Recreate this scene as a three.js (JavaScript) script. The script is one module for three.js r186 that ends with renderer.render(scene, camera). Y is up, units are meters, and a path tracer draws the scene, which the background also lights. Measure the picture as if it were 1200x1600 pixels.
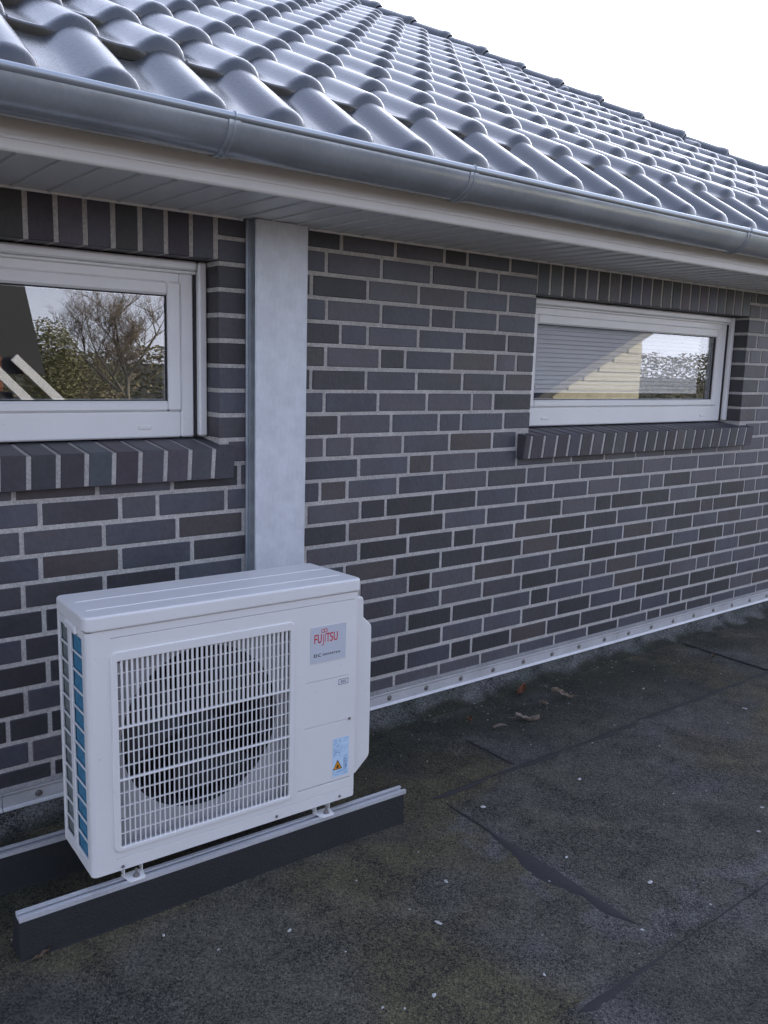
import * as THREE from 'three';
import { mergeGeometries } from 'three/addons/utils/BufferGeometryUtils.js';

// ------------------------------------------------------------------ camera, sky, sun, exposure
const scene = new THREE.Scene();
const renderer = new THREE.WebGLRenderer({ antialias: true });
renderer.setSize(768, 1024);
renderer.toneMapping = THREE.LinearToneMapping;
renderer.toneMappingExposure = 1.62;
renderer.shadowMap.enabled = true;
const J = 1.945;                                   // height of the top bed joint above the flat roof
const camera = new THREE.PerspectiveCamera(61.496, 0.75, 0.05, 2000);
const EYE = new THREE.Vector3(0, J - 0.48545, 2.65675);
camera.position.copy(EYE);
camera.up.set(0.08111, 0.98552, -0.14888);
camera.lookAt(EYE.x + 0.60888, EYE.y - 0.16726, EYE.z - 0.77543);
camera.updateMatrixWorld(true); camera.updateProjectionMatrix();
scene.add(camera);

const SUN = new THREE.Vector3(0.7746, 0.2503, -0.5808).normalize();
{ // clear evening sky: blue overhead, paler at the horizon, a wide bright aureole round the low sun
  const W = 512, H = 256, data = new Float32Array(W * H * 4), d = new THREE.Vector3();
  for (let j = 0; j < H; j++) for (let i = 0; i < W; i++) {
    const az = ((i + 0.5) / W - 0.5) * Math.PI * 2, el = ((j + 0.5) / H - 0.5) * Math.PI;
    d.set(Math.cos(el) * Math.cos(az), Math.sin(el), Math.cos(el) * Math.sin(az));
    const g = Math.acos(Math.min(1, Math.max(-1, d.dot(SUN)))), e = Math.max(d.y, 0);
    const hz = Math.exp(-e / 0.24);
    let c = [0.29 + 1.17 * hz, 0.39 + 1.15 * hz, 0.68 + 1.12 * hz];
    const a1 = 7 * Math.exp(-g / 0.16), a2 = 1.7 * Math.exp(-g / 0.55), a3 = 0.22 * (1 + Math.cos(g) ** 2);
    c = [c[0] * (0.75 + a3) + a1 + a2 * 0.98, c[1] * (0.75 + a3) + a1 * 0.97 + a2 * 0.97, c[2] * (0.75 + a3) + a1 * 0.92 + a2];
    const k = (j * W + i) * 4;
    for (let q = 0; q < 3; q++) data[k + q] = c[q];
    data[k + 3] = 1;
  }
  const t = new THREE.DataTexture(data, W, H, THREE.RGBAFormat, THREE.FloatType);
  t.mapping = THREE.EquirectangularReflectionMapping; t.minFilter = t.magFilter = THREE.LinearFilter; t.wrapS = THREE.RepeatWrapping;
  t.needsUpdate = true;
  scene.background = t; scene.environment = t;
}
const sun = new THREE.DirectionalLight(new THREE.Color(1, 0.9, 0.74), 4);
sun.position.copy(SUN).multiplyScalar(60); sun.castShadow = true; sun.shadow.mapSize.set(2048, 2048);
Object.assign(sun.shadow.camera, { left: -40, right: 40, top: 40, bottom: -40, near: 1, far: 160 });
scene.add(sun); scene.add(sun.target);

// ------------------------------------------------------------------ helpers
function rng(seed) { let a = seed >>> 0; return () => { a = (a + 0x6D2B79F5) | 0; let t = Math.imul(a ^ (a >>> 15), 1 | a); t = (t + Math.imul(t ^ (t >>> 7), 61 | t)) ^ t; return ((t ^ (t >>> 14)) >>> 0) / 4294967296; }; }
const R0 = rng(7);
function hash2(x, y, s) { let h = Math.imul(x, 374761393) ^ Math.imul(y, 668265263) ^ Math.imul(s, 1274126177); h = Math.imul(h ^ (h >>> 13), 1274126177); return ((h ^ (h >>> 16)) >>> 0) / 4294967296; }
const sm = t => t * t * (3 - 2 * t), clamp = (x, a = 0, b = 1) => Math.min(b, Math.max(a, x)), step = (a, b, x) => sm(clamp((x - a) / (b - a)));
const mix = (a, b, t) => a + (b - a) * t, mix3 = (a, b, t) => [mix(a[0], b[0], t), mix(a[1], b[1], t), mix(a[2], b[2], t)];
function vnoise(x, y, s, per = 0) {
  const xi = Math.floor(x), yi = Math.floor(y), fx = sm(x - xi), fy = sm(y - yi), w = n => per ? ((n % per) + per) % per : n;
  return mix(mix(hash2(w(xi), w(yi), s), hash2(w(xi + 1), w(yi), s), fx), mix(hash2(w(xi), w(yi + 1), s), hash2(w(xi + 1), w(yi + 1), s), fx), fy);
}
function fbm(x, y, s, o = 4, per = 0) { let a = 0.5, v = 0, n = 0; for (let i = 0; i < o; i++) { v += a * vnoise(x, y, s + i, per); n += a; a *= 0.5; x *= 2; y *= 2; per *= 2; } return v / n; }
function tex(size, fn, srgb, rep) {
  const d = new Uint8Array(size * size * 4);
  for (let j = 0; j < size; j++) for (let i = 0; i < size; i++) { const c = fn(i / size, j / size), k = (j * size + i) * 4; for (let q = 0; q < 3; q++) d[k + q] = clamp(Array.isArray(c) ? c[q] : c) * 255; d[k + 3] = 255; }
  const t = new THREE.DataTexture(d, size, size); t.wrapS = t.wrapT = THREE.RepeatWrapping; t.magFilter = THREE.LinearFilter; t.minFilter = THREE.LinearMipmapLinearFilter; t.generateMipmaps = true;
  if (rep) t.repeat.set(rep, rep); t.needsUpdate = true; return t;
}
const names = new Map();
function numbered(n) { const k = names.get(n) || 0; names.set(n, k + 1); return k ? n + '_' + String(k).padStart(3, '0') : n; }
function mesh(name, geo, mat, parent) { const m = new THREE.Mesh(geo, mat); m.name = numbered(name); m.castShadow = m.receiveShadow = true; parent.add(m); return m; }
function part(name, geos, mat, parent) { return mesh(name, geos.length === 1 ? geos[0] : mergeGeometries(geos.map(clean)), mat, parent); }
function clean(g) { const o = g.index ? g.toNonIndexed() : g; for (const k of Object.keys(o.attributes)) if (!['position', 'normal', 'uv', 'color'].includes(k)) o.deleteAttribute(k); return o; }
function group(name, parent = scene) { const g = new THREE.Group(); g.name = numbered(name); parent.add(g); return g; }
function tag(o, label, category, grp) { o.userData.label = label; o.userData.category = category; if (grp) o.userData.group = grp; return o; }
const std = (o) => new THREE.MeshStandardMaterial(o), phy = (o) => new THREE.MeshPhysicalMaterial(o);
const rgb = (r, g, b) => new THREE.Color().setRGB(r, g, b);
// box with chamfered edges, uv in metres, 44 triangles
function cbox(w, h, d, x = 0, y = 0, z = 0, c = 0.002, uo = 0, vo = 0) {
  const H = [w / 2, h / 2, d / 2], pos = [], uv = [], nor = [];
  const P = (s, a) => s.map((q, i) => q * (H[i] - (i === a ? 0 : c)));
  const tri = (A, B, C) => {
    const e = [0, 1, 2].map(i => B[i] - A[i]), f = [0, 1, 2].map(i => C[i] - A[i]);
    let n = [e[1] * f[2] - e[2] * f[1], e[2] * f[0] - e[0] * f[2], e[0] * f[1] - e[1] * f[0]];
    const m = [0, 1, 2].map(i => A[i] + B[i] + C[i]);
    if (n[0] * m[0] + n[1] * m[1] + n[2] * m[2] < 0) { [B, C] = [C, B]; n = n.map(q => -q); }
    const l = Math.hypot(...n) || 1; n = n.map(q => q / l);
    const ax = Math.abs(n[0]) > 0.75 ? 0 : Math.abs(n[1]) > 0.75 ? 1 : 2;
    for (const v of [A, B, C]) { pos.push(v[0] + x, v[1] + y, v[2] + z); nor.push(...n); uv.push((ax === 0 ? v[2] : v[0]) + uo, (ax === 1 ? v[2] : v[1]) + vo); }
  };
  const quad = (A, B, C, D) => { tri(A, B, C); tri(A, C, D); };
  for (let a = 0; a < 3; a++) for (const s of [-1, 1]) {
    const b = (a + 1) % 3, e = (a + 2) % 3, v = (p, q) => { const r = [0, 0, 0]; r[a] = s; r[b] = p; r[e] = q; return r; };
    quad(P(v(-1, -1), a), P(v(1, -1), a), P(v(1, 1), a), P(v(-1, 1), a));
  }
  for (let t = 0; t < 3; t++) for (const s of [-1, 1]) for (const u of [-1, 1]) {
    const a = (t + 1) % 3, b = (t + 2) % 3, v = k => { const r = [0, 0, 0]; r[a] = s; r[b] = u; r[t] = k; return r; };
    quad(P(v(-1), a), P(v(1), a), P(v(1), b), P(v(-1), b));
  }
  for (const i of [-1, 1]) for (const j of [-1, 1]) for (const k of [-1, 1]) tri(P([i, j, k], 0), P([i, j, k], 1), P([i, j, k], 2));
  const g = new THREE.BufferGeometry();
  g.setAttribute('position', new THREE.Float32BufferAttribute(pos, 3)); g.setAttribute('normal', new THREE.Float32BufferAttribute(nor, 3)); g.setAttribute('uv', new THREE.Float32BufferAttribute(uv, 2));
  return g;
}
const span = (x0, x1, y0, y1, z0, z1, c = 0.002) => cbox(x1 - x0, y1 - y0, z1 - z0, (x0 + x1) / 2, (y0 + y1) / 2, (z0 + z1) / 2, c);
function paint(g, c) { const n = g.attributes.position.count, a = new Float32Array(n * 3); for (let i = 0; i < n; i++) a.set(c, i * 3); g.setAttribute('color', new THREE.BufferAttribute(a, 3)); return g; }
function grid(nu, nv, fn) { // smooth surface sheet, fn(u,v) -> [x,y,z]; uv = x,z metres by default
  const pos = [], uv = [], idx = [];
  for (let j = 0; j <= nv; j++) for (let i = 0; i <= nu; i++) { const p = fn(i / nu, j / nv); pos.push(p[0], p[1], p[2]); uv.push(p[3] ?? p[0], p[4] ?? p[2]); }
  for (let j = 0; j < nv; j++) for (let i = 0; i < nu; i++) { const a = j * (nu + 1) + i, b = a + 1, c = a + nu + 1, d = c + 1; idx.push(a, c, b, b, c, d); }
  const g = new THREE.BufferGeometry(); g.setAttribute('position', new THREE.Float32BufferAttribute(pos, 3)); g.setAttribute('uv', new THREE.Float32BufferAttribute(uv, 2)); g.setIndex(idx); g.computeVertexNormals(); return g;
}
// profile [[z,y],...] swept along x, closed ring, flat or smooth
function sweepX(pts, x0, x1, smooth = false) {
  const s = new THREE.Shape(pts.map(p => new THREE.Vector2(p[0], p[1])));
  const g = new THREE.ExtrudeGeometry(s, { depth: x1 - x0, bevelEnabled: false, steps: 1, curveSegments: 8 });
  g.applyMatrix4(new THREE.Matrix4().makeBasis(new THREE.Vector3(0, 0, 1), new THREE.Vector3(0, 1, 0), new THREE.Vector3(-1, 0, 0)));
  g.translate(x1, 0, 0);
  return smooth ? g : g;
}
function rrect(s, x0, x1, y0, y1, r) {
  s.moveTo(x0 + r, y0); s.lineTo(x1 - r, y0); s.absarc(x1 - r, y0 + r, r, -Math.PI / 2, 0, false); s.lineTo(x1, y1 - r); s.absarc(x1 - r, y1 - r, r, 0, Math.PI / 2, false);
  s.lineTo(x0 + r, y1); s.absarc(x0 + r, y1 - r, r, Math.PI / 2, Math.PI, false); s.lineTo(x0, y0 + r); s.absarc(x0 + r, y0 + r, r, Math.PI, Math.PI * 1.5, false); return s;
}
const ndc = new THREE.Vector3();
function screen(x, y, z) { ndc.set(x, y, z).project(camera); return [ndc.x, ndc.y]; }

// ------------------------------------------------------------------ textures and materials
const texBrick = tex(512, (u, v) => { const a = fbm(u * 5, v * 5, 11, 5, 5), b = fbm(u * 60, v * 60, 13, 3, 60), c = fbm(u * 9, v * 9, 17, 3, 9); const m = step(0.5, 0.72, c); const k = 0.62 + 0.32 * a + 0.22 * (b - 0.5); return [k * (1 + 0.04 * m), k * (0.99 - 0.015 * m), k * (1.0 - 0.04 * m)]; }, true, 1.4);
const texBrickB = tex(512, (u, v) => 0.5 + 0.5 * (fbm(u * 90, v * 60, 19, 3, 30) - 0.5) + 0.6 * (fbm(u * 12, v * 12, 23, 3, 12) - 0.5), false, 1.4);
const texGrain = tex(512, (u, v) => 0.5 + 0.9 * (fbm(u * 128, v * 128, 29, 3, 128) - 0.5), false, 2.5);
const texSoft = tex(512, (u, v) => 0.80 + 0.3 * (fbm(u * 8, v * 8, 31, 5, 8) - 0.5) + 0.12 * (fbm(u * 120, v * 120, 33, 2, 120) - 0.5), true, 1);
const texMortar = tex(512, (u, v) => { const k = 0.78 + 0.25 * (fbm(u * 6, v * 6, 37, 4, 6) - 0.5) + 0.45 * (fbm(u * 128, v * 128, 39, 2, 128) - 0.5); return [k, k, k * 0.99]; }, true, 1.6);
const texZinc = tex(512, (u, v) => { const st = fbm(u * 128, v * 8, 41, 3, 8), bl = fbm(u * 10, v * 10, 43, 4, 10), sp = vnoise(u * 60, v * 60, 44, 60); const k = 0.84 + 0.22 * (bl - 0.5) + 0.10 * (st - 0.5) + (sp > 0.93 ? -0.08 : 0); return [k * 0.98, k * 1.0, k * 1.02]; }, true, 3);
const texWear = tex(512, (u, v) => 0.38 + 0.35 * fbm(u * 10, v * 10, 47, 4, 10), false, 1);
const texDustM = tex(1024, (u, v) => { let k = 0.93 + 0.06 * (fbm(u * 6, v * 6, 51, 4, 6) - 0.5); const s = vnoise(u * 180, v * 180, 53, 180); if (s > 0.972) k -= 0.26; return [k, k * 0.998, k * 0.985]; }, true, 1.2);
const texTileC = tex(512, (u, v) => { const a = fbm(u * 6, v * 6, 141, 5, 6), l = vnoise(u * 64, v * 64, 143, 64) > 0.97 ? 0.4 : 0; const k = 0.72 + 0.4 * (a - 0.5); return [k + l, k + l * 0.95, k * 0.98 + l * 0.7]; }, true, 1.1);
const texTileR = tex(512, (u, v) => 0.62 + 0.7 * (fbm(u * 7, v * 7, 57, 5, 7) - 0.4) + (vnoise(u * 90, v * 90, 58, 90) > 0.9 ? 0.25 : 0), false, 1.3);
// granules of the bitumen felt
const texFelt = tex(1024, (u, v) => { const g = vnoise(u * 400, v * 400, 61, 400), h = vnoise(u * 200, v * 200, 62, 200), m = fbm(u * 10, v * 10, 63, 4, 10); const q = vnoise(u * 110, v * 110, 66, 110); let k = 0.42 + 0.85 * (g - 0.5) + 0.42 * (h - 0.5) + 0.30 * (q - 0.5) + 0.5 * (m - 0.5); if (g > 0.92) k += 0.4; return [k, k, k]; }, false, 1.25);
const texFeltB = tex(1024, (u, v) => 0.5 + 0.8 * (vnoise(u * 400, v * 400, 61, 400) - 0.5) + 0.5 * (vnoise(u * 150, v * 150, 65, 150) - 0.5), false, 1.25);

const M = {
  brick: std({ vertexColors: true, map: texBrick, bumpMap: texBrickB, bumpScale: 0.002, roughness: 0.5, roughnessMap: null }),
  mortar: std({ color: rgb(0.60, 0.575, 0.54), map: texMortar, bumpMap: texGrain, bumpScale: 0.0015, roughness: 0.95 }),
  pvc: phy({ color: rgb(0.90, 0.90, 0.89), roughness: 0.32, map: texDustM }),
  gasket: std({ color: rgb(0.03, 0.03, 0.032), roughness: 0.7 }),
  glass: phy({ specularColor: rgb(0.78, 0.88, 1), color: rgb(1, 1, 1), transmission: 1, thickness: 0, roughness: 0, ior: 2.05 }),
  soffit: std({ color: rgb(0.86, 0.87, 0.88), roughness: 0.35, map: texDustM }),
  fascia: std({ color: rgb(0.86, 0.85, 0.83), roughness: 0.35, map: texDustM }),
  zinc: std({ color: rgb(0.46, 0.50, 0.53), map: texSoft, metalness: 0.4, roughness: 0.42, roughnessMap: texWear }),
  post: std({ color: rgb(0.78, 0.80, 0.82), map: texZinc, metalness: 0.12, roughness: 0.5 }),
  alu: std({ color: rgb(0.80, 0.80, 0.82), map: texSoft, metalness: 0.35, roughness: 0.35 }),
  strip: std({ color: rgb(0.70, 0.70, 0.70), map: texSoft, metalness: 0.25, roughness: 0.5 }),
  sheet: std({ color: rgb(0.56, 0.60, 0.63), map: texZinc, metalness: 0.65, roughness: 0.38 }),
  steel: std({ color: rgb(0.35, 0.33, 0.31), metalness: 0.8, roughness: 0.45 }),
  rust: std({ color: rgb(0.16, 0.13, 0.11), roughness: 0.9, map: texSoft }),
  tile: phy({ vertexColors: true, map: texTileC, roughness: 0.34, ior: 1.6, roughnessMap: texTileR, bumpMap: texGrain, bumpScale: 0.0006, clearcoat: 0.5, clearcoatRoughness: 0.2 }),
  dark: std({ color: rgb(0.05, 0.05, 0.055), roughness: 0.9 }),
  rubber: std({ color: rgb(0.020, 0.021, 0.022), roughness: 0.75, map: texSoft, bumpMap: texGrain, bumpScale: 0.002 }),
  acWhite: phy({ color: rgb(0.80, 0.79, 0.77), map: texDustM, roughness: 0.42, bumpMap: texGrain, bumpScale: 0.00012 }),
  acInner: std({ color: rgb(0.5, 0.5, 0.5), roughness: 0.6 }),
  black: std({ color: rgb(0.012, 0.012, 0.014), roughness: 0.6 }),
  fan: std({ color: rgb(0.035, 0.036, 0.04), roughness: 0.45 }),
};

// ------------------------------------------------------------------ the setting: ground, flat roof
{
  const g = grid(60, 60, (u, v) => { const x = (u - 0.5) * 1600, z = (v - 0.5) * 1600; return [x, -3 + 0.4 * (fbm(x * 0.01, z * 0.01, 71, 3) - 0.5), z]; });
  const m = std({ color: rgb(0.075, 0.075, 0.035), roughness: 1, map: tex(512, (u, v) => { const a = fbm(u * 12, v * 12, 73, 5, 12); return [0.7 + 0.5 * (a - 0.5), 0.72 + 0.4 * (a - 0.5), 0.6]; }, true, 0.05) });
  const o = mesh('ground', g, m, scene); o.userData.kind = 'structure';
}
const flat = group('flat_roof'); flat.userData.kind = 'structure';
{
  part('roof_slab', [span(-4, 12, -3, -0.012, 0.02, 4.2, 0.005)], std({ color: rgb(0.3, 0.28, 0.26), roughness: 0.9 }), flat);
  const felt = std({ vertexColors: true, map: texFelt, bumpMap: texFeltB, bumpScale: 0.006, roughness: 0.9 });
  const grey = [0.162, 0.150, 0.114], slate = [0.168, 0.160, 0.146], olive = [0.166, 0.144, 0.072], moss = [0.058, 0.064, 0.033], brown = [0.178, 0.134, 0.076], blackish = [0.080, 0.075, 0.066];
  function feltColour(x, z, sheet) {
    let c = mix3(grey, slate, step(0.4, 0.65, fbm(x * 2.2 + sheet * 7, z * 2.2, 81, 4)));
    const wet = sheet === 22 || sheet === 31 ? 0.09 : sheet === 21 || sheet === 20 ? -0.08 : 0;                 // some sheets are greener than others
    c = mix3(c, olive, 0.9 * step(0.44 + wet, 0.62 + wet, fbm(x * 1.6 + 3, z * 1.9, 83, 4)));
    c = mix3(c, brown, 0.6 * step(0.55, 0.7, fbm(x * 1.3, z * 1.1 + 9, 85, 4)));
    c = mix3(c, blackish, 0.7 * step(0.56, 0.72, fbm(x * 3.1 + 1, z * 3.1, 87, 4)));
    const lapX = Math.abs(x - 1.80) + 0.10 * (fbm(x * 6, z * 6, 88, 4) - 0.5), lapZ = Math.abs(z - 1.50) + 0.10 * (fbm(x * 6, z * 6, 86, 4) - 0.5);
    if (sheet > 19 && sheet < 30 && z > 0.75) c = mix3(c, [0.215, 0.207, 0.205], 0.75 * step(0.42, 0.6, fbm(x * 14, z * 14, 92, 3)) * Math.max(step(0.10, 0.05, lapX), x > 1.8 ? step(0.08, 0.04, lapZ) : 0));   // fresh granules along the laps
    const near = step(0.62, 0.12, z + 0.35 * (fbm(x * 2.3, z * 2.3, 89, 4) - 0.5));           // moss grows in the damp strip along the wall
    c = mix3(c, moss, near * step(0.28, 0.55, fbm(x * 3.5, z * 5, 91, 5)) * 0.95);
    return c;
  }
  // sheets of felt laid in 0.9 m strips; each laps 5 mm over the one below; butt joints across
  function sheet(x0, x1, z0, z1, lift, id) {
    const nu = Math.max(4, Math.round((x1 - x0) / 0.025)), nv = Math.round((z1 - z0) / 0.025);
    const wx = (z, s) => 0.012 * (fbm(z * 7, s, 93, 3) - 0.5), wz = (x, s) => 0.02 * (fbm(x * 5, s, 95, 3) - 0.5);
    const f = (u, v, dy) => { const z = z0 + (z1 - z0) * v, x = x0 + (x1 - x0) * u; return [x + (u < 0.01 || u > 0.99 ? wx(z, id + u) : 0), lift + dy + 0.010 * (fbm(x * 1.4, z * 1.6, 97, 3) - 0.5), z + (v < 0.01 || v > 0.99 ? wz(x, id + v) : 0)]; };
    const top = grid(nu, nv, (u, v) => f(u, v, 0));
    const sk = [[0, 1, nu], [1, 1, nu]].map(([vv, , n]) => grid(n, 1, (u, w) => f(u, vv, -0.007 * w)));
    const sk2 = [0, 1].map(uu => grid(nv, 1, (v, w) => f(uu, v, -0.007 * w)));
    const gs = [top, ...sk, ...sk2].map(clean), g = mergeGeometries(gs);
    const P = g.attributes.position, C = new Float32Array(P.count * 3);
    for (let i = 0; i < P.count; i++) C.set(feltColour(P.getX(i), P.getZ(i), id), i * 3);
    g.setAttribute('color', new THREE.BufferAttribute(C, 3));
    return mesh('bitumen_sheet', g, felt, flat);
  }
  const xs1 = [-4, 0.2, 2.262, 4.11, 7.2, 12], xs2 = [-4, -0.6, 1.842, 6.1, 12], xs3 = [-4, 1.2, 5.4, 12];
  for (let i = 0; i + 1 < xs1.length; i++) sheet(xs1[i], xs1[i + 1], 0.045, 0.64, 0.0 + 0.002 * (i % 2), 10 + i);
  for (let i = 0; i + 1 < xs2.length; i++) sheet(xs2[i] + (i ? -0.05 : 0), xs2[i + 1], 0.615, 1.58, 0.0055 + 0.004 * (i % 2), 20 + i);
  for (let i = 0; i + 1 < xs3.length; i++) sheet(xs3[i], xs3[i + 1], 1.552, 2.5, 0.013 + 0.003 * (i % 2), 30 + i);
  sheet(-4, 12, 2.46, 3.4, 0.020, 40); sheet(-4, 12, 3.36, 4.2, 0.026, 41);
  // upstand against the wall: felt turned up behind the metal strip over a cant
  const up = grid(640, 8, (u, v) => { const x = -4 + 16 * u, t = v; const pts = [[0.012, 0.078], [0.014, 0.06], [0.018, 0.042], [0.024, 0.028], [0.034, 0.017], [0.046, 0.009], [0.062, 0.004], [0.078, 0.0025], [0.09, -0.004]]; const p = pts[Math.round(t * 8)]; return [x, p[1] + 0.003 * (fbm(x * 4, t * 3, 99, 3) - 0.5), p[0] + 0.01 * (fbm(x * 3, 2, 101, 3) - 0.5) * t, x, p[0] - p[1]]; });
  const P = up.attributes.position, C = new Float32Array(P.count * 3);
  for (let i = 0; i < P.count; i++) { const x = P.getX(i), y = P.getY(i); const n = fbm(x * 6, y * 20, 103, 4); C.set(mix3(mix3([0.30, 0.30, 0.29], [0.19, 0.205, 0.185], step(0.35, 0.65, n)), moss, step(0.34, 0.10, y * 9 + 0.5 * (fbm(x * 9, y * 9, 105, 4) - 0.3))), i * 3); }
  up.setAttribute('color', new THREE.BufferAttribute(C, 3));
  mesh('bitumen_upstand', up, felt, flat);
  // black bitumen pressed out of the laps
  const ooze = std({ color: rgb(0.030, 0.029, 0.028), roughness: 0.97, bumpMap: texGrain, bumpScale: 0.002 });
  function bleed(ax, az, bx, bz, wid, lift, s) {
    const L = Math.hypot(bx - ax, bz - az), n = Math.round(L / 0.012), dx = (bx - ax) / L, dz = (bz - az) / L;
    const g = grid(n, 4, (u, v) => { const w = wid(u) * (0.25 + 1.4 * fbm(u * L * 14, s, 107, 5)) * step(0, 0.04, u) * step(1, 0.96, u), o = 0.006 * (fbm(u * L * 12, s + 3, 109, 3) - 0.5), k = o + (v - 0.15) * w; const x = ax + dx * L * u - dz * k, z = az + dz * L * u + dx * k; return [x, lift + 0.0035 * Math.sin(Math.PI * v) + 0.010 * (fbm(x * 1.4, z * 1.6, 97, 3) - 0.5), z]; });
    mesh('bitumen_bleed', g, ooze, flat);
  }
  bleed(1.70, 0.622, 3.0, 0.622, u => 0.026 * step(0, 0.25, u) * (0.25 + Math.abs(Math.sin(u * 9))), 0.0072, 1);
  bleed(3.0, 0.612, 5.2, 0.612, u => 0.02, 0.0062, 2);
  bleed(1.855, 0.68, 1.842, 1.46, u => 0.008 + 0.058 * step(0.2, 0.6, u) * step(1, 0.8, u), 0.0085, 3);
  bleed(1.45, 1.575, 2.6, 1.562, u => 0.004 + 0.026 * step(0.36, 0.1, u), 0.0165, 4);
  bleed(2.266, 0.34, 2.27, 0.6, u => 0.012, 0.0035, 5); bleed(4.115, 0.12, 4.11, 0.6, u => 0.012, 0.0035, 6);
}

// ------------------------------------------------------------------ the house
const house = tag(group('brick_house'), 'dark grey brick house with white windows, black tiled hip roof and zinc gutter', 'house');
const CO = 0.25 / 3, BH = 0.0688, MO = 0.0148;                              // brick course, brick height, mortar joint
const W1 = [-0.395, 1.362], W2 = [2.905, 4.662], WT = J - 0.158, WB = J - 0.742;   // window openings
{
  // mortar core of the wall with the two openings
  const WALL = [-4, 6.6];
  const s = new THREE.Shape(); s.moveTo(WALL[0], -3); s.lineTo(WALL[1], -3); s.lineTo(WALL[1], J + 0.02); s.lineTo(WALL[0], J + 0.02); s.closePath();
  for (const [a, b] of [W1, W2]) { const h = new THREE.Path(); const e = 0.004; h.moveTo(a - e, WB - 0.10); h.lineTo(a - e, WT + e); h.lineTo(b + e, WT + e); h.lineTo(b + e, WB - 0.10); h.closePath(); s.holes.push(h); }
  const core = new THREE.ExtrudeGeometry(s, { depth: 0.236, bevelEnabled: false }); core.translate(0, 0, -0.2390);
  const wall = mesh('wall', core, M.mortar, house);
  // bricks: stretcher / header runs read off the photograph, extended at random outside it
  const rowsR = { 1: [1.858, 'SSHS'], 2: [1.793, 'SSSH'], 3: [1.731, 'SSSS'], 4: [1.797, 'SSHS'], 5: [1.86, 'HSSS'], 6: [1.797, 'SHSS'], 7: [1.733, 'SSSS'], 8: [1.793, 'SSSH'], 9: [1.861, 'SSHS'], 10: [1.799, 'HSSSS'], 11: [1.708, 'SSHSSSHSSSSSSS'], 12: [1.905, 'SSSSHSSSSSSHSS'], 13: [1.97, 'HSSSSSSSHSSSS'], 14: [1.911, 'SSSSSSHSSSSSHS'], 15: [1.968, 'SSHSSSSSSSHSS'], 16: [1.901, 'SSSSSSSSHSSSS'], 17: [2.225, 'HSSSSSSSSSHSS'], 18: [2.158, 'SSSSSHSSSSSSS'], 19: [2.228, 'SSSHSSSSSHSSS'], 20: [2.173, 'SSSSSSHSSSSSS'], 21: [2.23, 'SHSSSSSSHSSSS'], 22: [2.166, 'SSSSSSSHSSSSS'] };
  const rowsRR = { 1: 4.72, 2: 4.78, 3: 4.843, 4: 4.77, 5: 4.829, 6: 4.899, 7: 4.834, 8: 4.897, 9: 4.833, 10: 4.896, 11: 4.96 };
  const rowsL = { 10: 1.40, 11: [1.40], 12: [0.764, 'SHS'], 13: [0.708, 'SSS'], 14: [0.76, 'SSS'], 15: [0.706, 'SSS'], 16: [0.764, 'SHS'], 17: [0.70, 'SSS'], 18: [0.771, 'SSS'], 19: [0.70, 'SSS'], 20: [0.769, 'SSS'], 21: [0.707, 'SHS'], 22: [0.773, 'SSS'] };
  rowsL[11] = [0.691, 'SSS'];
  const POST = [1.47, 1.716];
  const rb = rng(41), list = [];
  const tones = [[0.103, 0.106, 0.124], [0.088, 0.093, 0.112], [0.116, 0.112, 0.124], [0.062, 0.061, 0.067], [0.050, 0.049, 0.053], [0.094, 0.082, 0.082], [0.083, 0.081, 0.088]];
  const tone = low => { const r = rb(); return low ? (r < 0.45 ? 3 + Math.floor(rb() * 2) : r < 0.52 ? 5 : [0, 1, 2, 6, 1, 0][Math.floor(rb() * 6)]) : (r < 0.62 ? Math.floor(rb() * 3) : r < 0.67 ? 5 : r < 0.8 ? 6 : 3 + Math.floor(rb() * 2)); };
  const blocked = (n) => { // stretches of a course taken by openings, lintels and sills
    const yt = J - (n - 1) * CO, yb = J - n * CO, b = [], mid = (yt + yb) / 2;
    for (const [i, [a, e]] of [W1, W2].entries()) {
      if (mid > WT) b.push([a - 0.002 + (i ? 0 : 0), e + (i ? 0 : -0.003)]);
      else if (mid > WB - 0.02) b.push([a, e]);
      else if (mid > J - 0.83) b.push([a - (i ? 0.085 : 0.065), i ? 4.742 : 1.400]);
    }
    return b;
  };
  function course(n, start, pat, x0, x1) {
    const xs = [start]; for (const ch of pat) xs.push(xs[xs.length - 1] + (ch === 'S' ? 0.25 : 0.125));
    while (xs[xs.length - 1] < x1 + 0.3) xs.push(xs[xs.length - 1] + (rb() < 0.13 ? 0.125 : 0.25));
    while (xs[0] > x0 - 0.3) xs.unshift(xs[0] - (rb() < 0.13 ? 0.125 : 0.25));
    const bl = blocked(n);
    for (let i = 0; i + 1 < xs.length; i++) {
      let segs = [[Math.max(xs[i] + MO / 2, x0), Math.min(xs[i + 1] - MO / 2, x1)]];
      for (const [a, b] of bl) segs = segs.flatMap(([p, q]) => q <= a || p >= b ? [[p, q]] : [[p, a], [b, q]]);
      for (const [p, q] of segs) if (q - p > 0.02) list.push({ x: (p + q) / 2, y: J - (n - 0.5) * CO, l: q - p, n });
    }
  }
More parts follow.
